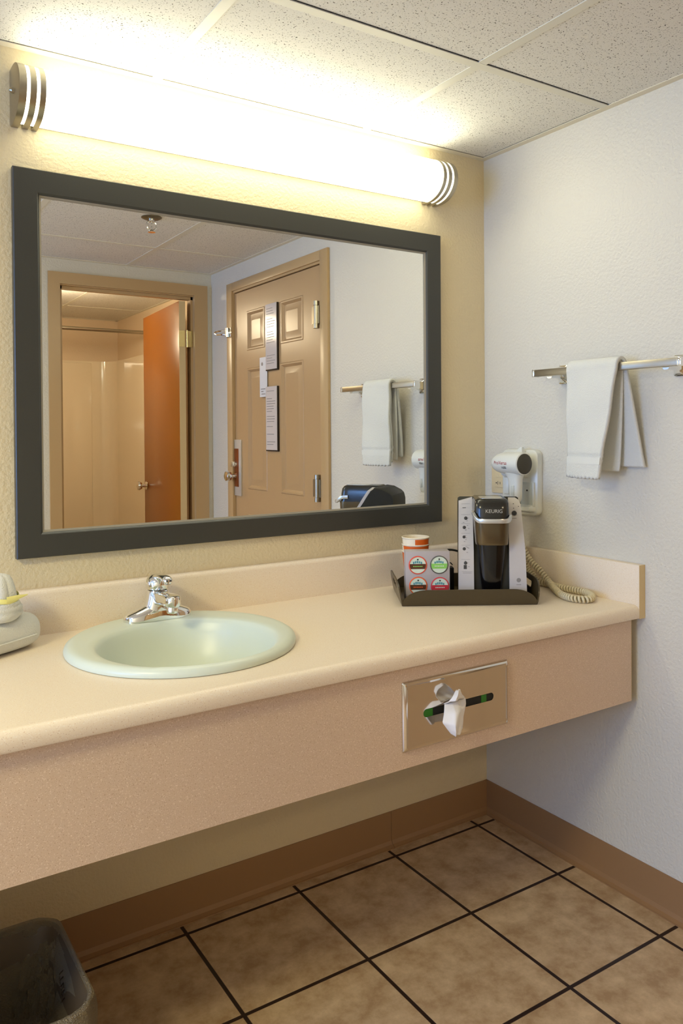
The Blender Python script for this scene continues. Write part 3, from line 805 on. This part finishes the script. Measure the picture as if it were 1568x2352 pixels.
# ------------------------------------------------------------------ serving tray
TANG = math.atan2(-.51683, .85609)
def onto(u, v, z): return (-.5152 + .85609 * u + .51683 * v, -.2563 - .51683 * u + .85609 * v, z)
U0, TW, TD = -.011, .337, .225
ty = thing('serving_tray', 'dark bronze plastic tray with cut-out handles on the counter', 'tray', onto(0, 0, HC), TANG)
MB().box(U0, TW, 0, TD, .0005, .005, bev=.001).build('tray_bottom', M_TRAY, ty)
def rim_poly(n=10, h=.042, c=.064):
    pts_ = [(U0, .002), (TW, .002)]
    for k in range(n + 1):
        b = PI / 2 * k / n; pts_.append((TW - c * (1 - math.cos(b)), .002 + (h - .002) * math.sin(b)))
    for k in range(n + 1):
        b = PI / 2 * (1 - k / n); pts_.append((U0 + c * (1 - math.cos(b)), .002 + (h - .002) * math.sin(b)))
    out = [pts_[0]]
    for q in pts_[1:]:
        if (Vector(q) - Vector(out[-1])).length > 1e-5 and (Vector(q) - Vector(out[0])).length > 1e-5: out.append(q)
    return out
pol = rim_poly()
MB().prism([pol], lambda a, b: (a, -.006 * b / .04, b), lambda a, b: (a, .0035 - .006 * b / .04, b)).build('front_wall', M_TRAY, ty)
MB().prism([pol], lambda a, b: (a, TD + .006 * b / .04, b), lambda a, b: (a, TD - .0035 + .006 * b / .04, b)).build('back_wall', M_TRAY, ty)
def side_poly(n=10, h=.061):
    pts_ = [(0, .002), (TD, .002), (TD + .003, .010)]
    for k in range(n + 1):
        b = PI / 2 * k / n; pts_.append((TD + .003 - .055 * (1 - math.cos(b)), .022 + (h - .022) * math.sin(b)))
    for k in range(n + 1):
        b = PI / 2 * (1 - k / n); pts_.append((-.003 + .055 * (1 - math.cos(b)), .022 + (h - .022) * math.sin(b)))
    pts_.append((-.003, .010)); return pts_
slot = rrect(TD / 2 - .042, TD / 2 + .042, .030, .047, .007, 4)
for u0, sg in ((U0, -1), (TW, 1)):
    MB().prism([side_poly(), slot], lambda a, b: (u0 + sg * .014 * b / .078, a, b), lambda a, b: (u0 + sg * (.014 * b / .078 - .0035), a, b)).build('handle_wall', M_TRAY, ty)

# ------------------------------------------------------------------ coffee maker
KW, KD = .1768, .172
KANG = math.radians(-38.2)
KSH = .105                        # the panels also shift sideways a little as they lean back
kc = onto(.229, .033, HC + .0052)
cm = thing('coffee_maker', 'grey and black single-cup coffee maker standing in the tray', 'coffee maker', (kc[0] - math.cos(KANG) * KW / 2, kc[1] - math.sin(KANG) * KW / 2, kc[2]), KANG)
def kz(z): return z - (HC + .0052)
ZT = kz(1.040)
def lean(z):                        # how far the front panels lean back at local height z
    tb = [(0, 0), (.08, .008), (.14, .024), (.195, .048), (.235, .072), (.275, .098)]
    for (a, b), (c, d) in zip(tb[:-1], tb[1:]):
        if z <= c: return lerp(b, d, max(0, (z - a) / (c - a)))
    return tb[-1][1]
def onlean(a, b, off=0.0):
    l_ = lean(b); k = 1 + l_ / 2.1
    return (KW / 2 + (a - KW / 2) * k + l_ * KSH, l_ + off, kz(1.22 - (1.22 - (b + HC + .0052)) * k))
def fine(poly, step=.008):
    out = []
    for i, p in enumerate(poly):
        q = poly[(i + 1) % len(poly)]; n_ = max(1, int(math.hypot(q[0] - p[0], q[1] - p[1]) / step))
        out += [(lerp(p[0], q[0], k / n_), lerp(p[1], q[1], k / n_)) for k in range(n_)]
    return out
M_KHOUSE = mat('machine_housing', S(46, 44, 36), .5, spec=.25)
# black housing behind the front panels
side = [(.012, .001)] + [(onlean(0, z, .010)[1], onlean(0, z)[2]) for z in (.04, .08, .12, .16, .20, .23, .25)] + [(.110, kz(1.0335)), (.135, kz(1.0305)), (.160, kz(1.018)), (.168, kz(1.010)), (.172, kz(.995)), (.172, .004), (.169, .001)]
def hx(a, y): return (lerp(.002, .008, y / KD) if a == 0 else lerp(KW - .003, KW - .012, y / KD))
rings = [[(lerp(hx(0, y), hx(1, y), a) , y + (.004 if a in (0, 1) and y < .05 else 0), z - (.003 if a in (0, 1) and z > .2 else 0)) for y, z in side] for a in (0, .03, .97, 1)]
MB().loft(rings).build('housing', M_KHOUSE, cm, ang=30)
# front panels
zl = kz(1.0311)
L = [(.0003, .001), (.0410, .001), (.0400, kz(.90)), (.0375, kz(1.00)), (.0362, ZT + .0005), (.034, ZT + .0005), (.0015, zl)]
lp = MB().prism([fine(L)], lambda a, b: onlean(a, b), lambda a, b: onlean(a, b, .011)).build('left_panel', M_KGREY, cm)
Rr = [(.1322, .001), (.1768, .001), (.1725, kz(.90)), (.1655, kz(.97)), (.1625, kz(1.0)), (.1600, kz(1.022)), (.155, kz(1.034)), (.146, ZT), (.1284, ZT), (.1290, kz(1.00)), (.1310, kz(.90))]
rp = MB().prism([fine(Rr)], lambda a, b: onlean(a, b), lambda a, b: onlean(a, b, .011)).build('right_panel', M_KGREY, cm)
# printing on the left panel
mb = MB(); rnd = random.Random(2)
for zc in (1.013, .985, .961, .936, .905, .868):
    zc = kz(zc); x0 = .011
    mb.box(x0 - .003, x0 + .020, -.0004, .0001, zc + .0105, zc + .0110, m=1)
    if zc > kz(1.0): mb.box(x0, x0 + .009, -.0004, .0001, zc - .0006, zc + .0008); continue
    mb.lathe([(.0042 + .001 * rnd.random(), .0001), (.0042, -.0004)], (x0 + rnd.uniform(.004, .009), 0, zc + .001), axis='y', n=7)
    for k in range(4):
        xx = x0 + rnd.uniform(0, .015); zz = zc + rnd.uniform(-.012, .006)
        mb.box(xx, xx + .004, -.0004, .0001, zz, zz + .0012, m=1)
mb.box(.010, .036, -.0004, .0001, kz(.8465), kz(.847), m=1)
for k in range(6): mb.box(.012 + k * .0038, .0148 + k * .0038, -.0004, .0001, kz(.8425), kz(.8436), m=1)
mb.box(.014, .022, -.0005, .0001, kz(.8535), kz(.864))
mb.build('instruction_print', [M_INK, M_INKG], lp, fit=onlean)
# buttons on the right panel
mb = MB()
mb.lathe([(.0064, 0), (.0064, -.0018), (.0042, -.0022), (.0040, -.001)], (.1436, 0, kz(.9998)), axis='y', n=24)
mb.lathe([(.0018, 0), (.0018, -.0026)], (.1436, 0, kz(.9998)), axis='y', n=10)
for x, z in ((.1415, 1.024), (.1545, 1.017), (.142, 1.0125)): mb.lathe([(.0012, 0), (.0012, -.0006)], (x, 0, kz(z)), axis='y', n=8)
for k in range(4): mb.box(.139 + k * .0028, .1408 + k * .0028, -.0005, .0001, kz(.986), kz(.9872))
mb.build('brew_button', M_INK, rp, fit=onlean)
mb = MB().lathe([(.0055, .0001), (.0055, -.0004)], (.155, 0, kz(.826)), axis='y', n=18).box(.149, .161, -.0004, .0001, kz(.8135), kz(.8148))
mb.build('emblem', M_INKG, rp, fit=onlean)
# brew head, lid, handle band
cxk = .0868
def arc(hw, y0, dep, z, n=20, sq=.62):
    out = [(cxk + hw * math.copysign(abs(math.cos(PI + PI * k / n)) ** sq, math.cos(PI + PI * k / n)), y0 + dep * -abs(math.sin(PI * k / n)) ** sq, z) for k in range(n + 1)]
    return out + [(cxk + hw, .05, z), (cxk - hw, .05, z)]
MB().loft([arc(.0410, .006, .026, kz(.9185)), arc(.0420, .006, .028, kz(.925)), arc(.0440, .006, .031, kz(.978)), arc(.0440, .006, .031, kz(.985))]).build('brew_head', M_KBRONZE, cm, ang=50)
def lidring(hw, dep, z, back): 
    n = 20
    out = [(cxk + hw * math.copysign(abs(math.cos(PI + PI * k / n)) ** .5, math.cos(PI + PI * k / n)), .012 - dep * abs(math.sin(PI * k / n)) ** .55, z) for k in range(n + 1)]
    return out + [(cxk + hw, back, z), (cxk - hw, back, z)]
ld = MB().loft([lidring(.0450, .032, kz(.984), .11), lidring(.0445, .030, kz(1.010), .11), lidring(.0435, .027, kz(1.026), .112), lidring(.041, .020, kz(1.034), .114), lidring(.036, .012, kz(1.0375), .11)]).build('lid', M_KLID, cm, ang=35)
MB().prism([rrect(cxk - .030, cxk + .029, -.002, .075, .012, 5)], lambda a, b: (a, b, kz(1.0372)), lambda a, b: (a, b, kz(1.0380))).build('lid_plate', M_KSILV, ld)
bp_ = []
n = 24
for k in range(n + 1):
    b = PI * k / n; c_ = -math.cos(b)
    bp_.append((cxk + .0480 * math.copysign(abs(c_) ** .6, c_), .012 - .050 * abs(math.sin(b)) ** .6, kz(.983) + .017 * max(0, (abs(c_) - .55) / .45) ** 2 * (1 if c_ < 0 else .45)))
rings = []
for i, p in enumerate(bp_):
    p = Vector(p); a_, b_ = Vector(bp_[max(0, i - 1)]), Vector(bp_[min(n, i + 1)]); tg = (b_ - a_).normalized(); nx = tg.cross(Vector((0, 0, 1))).normalized()
    rings.append([p + nx * dx + Vector((0, 0, dz)) for dx, dz in ((-.003, -.005), (.003, -.0055), (.0045, 0), (.003, .0055), (-.003, .005))])
MB().loft(rings).build('lid_handle', M_KSILV, cm, ang=60)
lettering('brand_lettering', 'KEURIG', .0128, axes((cxk + .004, -.0190, kz(1.0060)), (1, 0, 0), (0, .06, 1), (0, -1, .06)), M_KSILV, ld, depth=.0003)
# cup well: tapered glossy back and drip tray
rings = []
for z, hw in ((.020, .024), (.06, .029), (kz(.9185), .036)):
    rings.append([(cxk + hw * math.cos(PI + PI * k / 16), .0105 + hw * .35 * -math.sin(PI * k / 16), z) for k in range(17)])
MB().loft(rings, True, True).build('cup_well', mat('well_gloss', S(10, 9, 9), .12), cm, ang=60)
mb = MB().box(.0425, .131, -.010, .012, .001, .018, bev=.003)
for k in range(9): mb.box(.048 + k * .0085, .0505 + k * .0085, -.008, .010, .018, .0192, m=1)
mb.build('drip_tray', [M_KBLK, M_KLID], cm)
pc = MB().tube(smooth_path([(.022, KD - .002, .09), (.012, KD + .014, .098), (-.015, KD + .012, .103), (-.045, KD + .0, .098), (-.062, KD - .015, .085), (-.066, KD - .018, .05), (-.055, KD - .01, .01)], 8), .0032, 8).build('power_cord', M_KBLK, cm)

# ------------------------------------------------------------------ coffee pod carton
bx = thing('coffee_pod_carton', 'grey carton showing four round coffee pod lids, in the tray', 'coffee pods', onto(.003, .034, HC + .0052), TANG)
MB().box(0, .1145, 0, .042, 0, .1295, bev=.001).build('carton', M_CARTON, bx)


def pod(x, z, ring, band, text):
    o = MB().lathe([(.0238, .0), (.0238, -.0015), (.0212, -.0022), (.0212, -.0016)], (x, 0, z), axis='y', n=36, cap=(False, False)).lathe([(.0213, -.0005), (.0213, -.0012)], (x, 0, z), axis='y', n=36, m=1)
    def sector(z0, z1, m, r=.0208):
        n_ = 14; pts_ = []
        for k in range(n_ + 1):
            zz = lerp(z0, z1, k / n_); pts_.append((math.sqrt(max(0, r * r - zz * zz)), zz))
        loop = [(a_, b_) for a_, b_ in pts_] + [(-a_, b_) for a_, b_ in reversed(pts_)]
        cl = [loop[0]]
        for q in loop[1:]:
            if (Vector(q) - Vector(cl[-1])).length > 1e-6 and (Vector(q) - Vector(cl[0])).length > 1e-6: cl.append(q)
        o.prism([cl], lambda a_, b_: (x + a_, -.0012, z + b_), lambda a_, b_: (x + a_, -.0016, z + b_), m)
    if band is not None: sector(-.010, .003, 2)
    rnd_ = random.Random(int(x * 1e4 + z * 1e5))
    for k in range(5): o.box(x - .0125 + k * .005, x - .0088 + k * .005, -.00165, -.0011, z + .005 - .0004 * (k - 2) ** 2, z + .0105 - .0006 * (k - 2) ** 2 + rnd_.uniform(0, .001), m=3)
    o.lathe([(.0022, -.0011), (.0022, -.0018)], (x, 0, z + .0145), axis='y', n=8, m=4)
    for k in range(6): o.box(x - .012 + k * .0042, x - .009 + k * .0042, -.0020, -.0014, z - .0045, z - .002, m=5)
    return o.build('pod_lid', [ring, M_LIDW, band or M_LIDW, M_TEAL, M_INK, text], bx, ang=40)


zb = HC + .0052
for x, zz, ring, band, text, lab in ((.031, .8664, M_ORANGE2, M_BROWN, M_GREEN, 'orange rimmed lid with brown band'), (.0868, .8668, M_GREYR, M_GREEN, M_LIDW, 'dark grey rimmed lid with green band'),
                                     (.0318, .8125, M_ORANGE, M_BROWN, M_ORANGE, 'orange rimmed lid with brown band'), (.0885, .811, M_REDP, M_REDP, M_LIDW, 'red rimmed lid with red band')):
    pod(x, zz - zb, ring, band, text)['label'] = lab

# ------------------------------------------------------------------ paper cups, nested
def cup(z, orange_from):
    mb = MB(); hgt, rt, rb_ = .098, .0365, .0265
    n_ = 40
    prof_ = [(rb_, 0), (rt, hgt)]
    def ring(r, zz): return [(r * math.cos(2 * PI * i / n_), r * math.sin(2 * PI * i / n_), zz) for i in range(n_)]
    # outside wall
    for k in range(n_):
        a0, a1 = 2 * PI * k / n_, 2 * PI * (k + 1) / n_; am = math.degrees((a0 + a1) / 2) % 360
        m_ = 1 if orange_from[0] <= am <= orange_from[1] else 0
        zs_ = [0, .03, hgt - .004]; rs_ = [lerp(rb_, rt, q / hgt) for q in zs_]
        for q in range(2):
            mb.face([(rs_[q] * math.cos(a0), rs_[q] * math.sin(a0), zs_[q]), (rs_[q] * math.cos(a1), rs_[q] * math.sin(a1), zs_[q]), (rs_[q + 1] * math.cos(a1), rs_[q + 1] * math.sin(a1), zs_[q + 1]), (rs_[q + 1] * math.cos(a0), rs_[q + 1] * math.sin(a0), zs_[q + 1])], m_ if q == 1 else 0)
    mb.loft([ring(rt - .0012, hgt - .002), ring(rb_ - .0004, .006)], False, True)
    bmesh.ops.remove_doubles(mb.bm, verts=mb.bm.verts[:], dist=1e-6)
    o = thing('paper_cup', cup.labels[len(cup.done)], 'cup', onto(.0405, .128, z), TANG, 'nested paper cups in the tray')
    cup.done.append(o)
    mb.build('cup_wall', [M_PAPER, M_CUPO], o, ang=50)
    tor = []
    for i in range(40):
        b = 2 * PI * i / 40; tor.append([((rt + .0012 * math.cos(2 * PI * j / 8)) * math.cos(b), (rt + .0012 * math.cos(2 * PI * j / 8)) * math.sin(b), hgt - .001 + .0014 * math.sin(2 * PI * j / 8)) for j in range(8)])
    tor.append(tor[0]); MB().loft(tor, False, False).build('rolled_rim', M_PAPER, o, ang=80)


cup.done = []; cup.labels = ['lowest paper cup of the nested stack behind the grey carton', 'middle paper cup of the nested stack, with an orange band below its rim', 'topmost paper cup of the nested stack, half white and half orange']
base = .9275 - .098 - .0372
cup(base - .0 + .0, (0, 360)); cup(base + .0186, (200, 420 - 60)); cup(base + .0372, (258, 360))

# small black box between carton and coffee maker
bb_ = thing('condiment_box', 'small black box between the grey carton and the coffee maker', 'box', onto(.119, .135, HC + .0052), TANG)
MB().box(.001, .027, 0, .032, 0, .068, bev=.001).build('box_body', mat('black_card', S(16, 12, 16), .5), bb_)
MB().tube(smooth_path([(.012, .012, .067), (.013, .012, .075), (.019, .012, .080), (.025, .012, .074)], 6), .0014, 8).build('loop_tie', M_KBLK, bb_)

# ------------------------------------------------------------------ folded towels at the left end of the counter
def lump(name, label, L_, D_, Hh, loc, rot, seedv):
    t_ = thing(name, label, 'towel', loc, rot)
    rnd_ = random.Random(seedv); nu, nv = 44, 28; rings_ = []
    for i in range(nu + 1):
        a_ = i / nu * 2 - 1; sx = (1 - abs(a_) ** 6) ** .5 if abs(a_) < 1 else 0
        sx = max(sx, .02)
        ring = []
        for j in range(nv):
            b = 2 * PI * j / nv; c_, s2 = math.cos(b), math.sin(b)
            y = D_ / 2 * math.copysign(abs(c_) ** .6, c_) * (.55 + .45 * sx); z = Hh / 2 + Hh / 2 * math.copysign(abs(s2) ** .62, s2) * (.45 + .55 * sx)
            z += .003 * math.sin(5 * a_ + 2 * b) * (s2 > .1); ring.append((L_ / 2 * a_, y, max(0.0004, z)))
        rings_.append(ring)
    return t_, rings_


fdir = math.atan2(.4955, .8686)
t_, rg = lump('folded_towel', 'thick folded white terry towel at the left end of the counter', .26, .115, .072, (-1.505, -.128, HC), fdir, 3)
MB().loft(rg).build('towel_body', M_TOWEL, t_, ang=80)
mb = MB().tube([(-.10, -.0585, .028), (-.03, -.0600, .028), (.05, -.0600, .029), (.105, -.0560, .029)], .0016, 6)
mb.build('fold_seam', M_TOWEL, t_)
wc = thing('washcloth', 'white washcloth folded like a flower on the folded towel', 'washcloth', (-1.462, -.128, HC + .0705))
rings = []
for z, r, amp in ((0, .038, .002), (.006, .044, .003), (.014, .046, .003), (.018, .043, .002), (.020, .0445, .003), (.027, .0445, .003), (.030, .041, .002), (.032, .042, .002), (.037, .040, .002), (.040, .033, .001)):
    rings.append([((r + amp * math.sin(3 * b + z * 90)) * math.cos(b), (r + amp * math.sin(3 * b + z * 90)) * math.sin(b), z) for b in [2 * PI * k / 48 for k in range(48)]])
MB().loft(rings).build('rolled_base', M_TOWEL, wc, ang=80)
rings = []
for z, r in ((.036, .034), (.045, .036), (.055, .034), (.068, .031), (.080, .027), (.088, .022), (.092, .014), (.093, .004)):
    rings.append([((r * (1 + .16 * abs(math.sin(3.5 * b + .6)) ** .5 - .08)) * math.cos(b), (r * (1 + .16 * abs(math.sin(3.5 * b + .6)) ** .5 - .08)) * math.sin(b), z) for b in [2 * PI * k / 70 for k in range(70)]])
MB().loft(rings).build('petal_fold', M_TOWEL, wc, ang=60)
rb = thing('yellow_ribbon', 'pale yellow ribbon tied around the folded washcloth', 'ribbon', (-1.462, -.128, HC + .110))
rings = []
for k in range(48):
    b = 2 * PI * k / 48; r = .0395; tl = .0035 * math.sin(b * 2 + .5)
    rings.append([((r + dx) * math.cos(b), (r + dx) * math.sin(b), dz + tl) for dx, dz in ((0, 0), (.0012, .001), (.0018, .006), (.0005, .010), (-.001, .005))])
rings.append(rings[0])
MB().loft(rings, False, False).build('band', M_RIBBON, rb, ang=60)
MB().loft([[(.010, -.041, .000), (.010, -.043, .003), (.010, -.041, .012)], [(.030, -.036, .003), (.030, -.038, .007), (.030, -.036, .013)], [(.053, -.026, .009), (.053, -.0265, .010), (.053, -.026, .011)]]).build('ribbon_tail', M_RIBBON, rb, ang=60)

# ------------------------------------------------------------------ waste bin with liner, under the counter
wb = thing('waste_bin', 'off-white plastic waste bin under the left end of the counter', 'waste bin', (-1.510, -.402, 0))
def br(sx, sy, z, r=.05): return [(x, y, z) for x, y in rrect(-sx, sx, -sy, sy, r, 8)]
MB().loft([br(.098, .122, .001), br(.100, .124, .01), br(.122, .146, .262), br(.126, .150, .264), br(.126, .150, .270), br(.121, .145, .270), br(.118, .142, .262), br(.096, .120, .012)], True, True).build('bin_body', M_BIN, wb, ang=40)
ln = thing('bin_liner', 'crinkled translucent plastic liner folded over the rim of the waste bin', 'bin liner', (-1.510, -.402, 0))
from mathutils import noise as mn
def crease(x, y, z, f, seed):
    n_ = 0
    for k, a in ((1, 1), (2.1, .55), (4.3, .3)): n_ += a * (1 - 2.2 * abs(mn.noise(Vector((x * f * k + seed, y * f * k, z * f * k * .45)))))
    return n_ / 1.85
prof_l = [(.130, .154, .10, .0), (.1305, .1545, .13, .002), (.131, .155, .16, .0022), (.1315, .1555, .19, .0022), (.132, .156, .215, .0022), (.1325, .1565, .235, .0022), (.1325, .1565, .252, .002), (.131, .155, .266, .002), (.129, .153, .274, .0014),
          (.126, .150, .2765, .0006), (.1215, .1455, .275, .0012), (.117, .141, .266, .003), (.113, .137, .25, .006), (.109, .133, .23, .008), (.105, .129, .21, .010), (.101, .124, .19, .012), (.097, .118, .17, .013), (.092, .112, .15, .014), (.086, .104, .13, .015), (.078, .094, .11, .015), (.062, .076, .095, .014), (.036, .044, .088, .010)]
lr = []
for q, (sx, sy, z, am) in enumerate(prof_l):
    ring = []
    for x, y in rrect(-sx, sx, -sy, sy, min(.054, sx * .6), 30):
        l_ = math.hypot(x, y); c_ = crease(x / sx * .12, y / sx * .12, z * (1 if q < 9 else -1), 22, 3.7) * am * 2.4
        ring.append((x * (1 + c_ / l_), y * (1 + c_ / l_), z + (c_ * .6 if q > 10 or q == 0 else 0)))
    lr.append(ring)
MB().loft(lr, False, True).build('liner_film', M_LINER, ln, ang=14)
lettering('liner_lettering', 'ITEM', .024, axes((.108, .02, .214), (0, -.25, -1), (-.6, -.8, .2), (-1, .1, .25)), M_BIN, ln, depth=.0003)
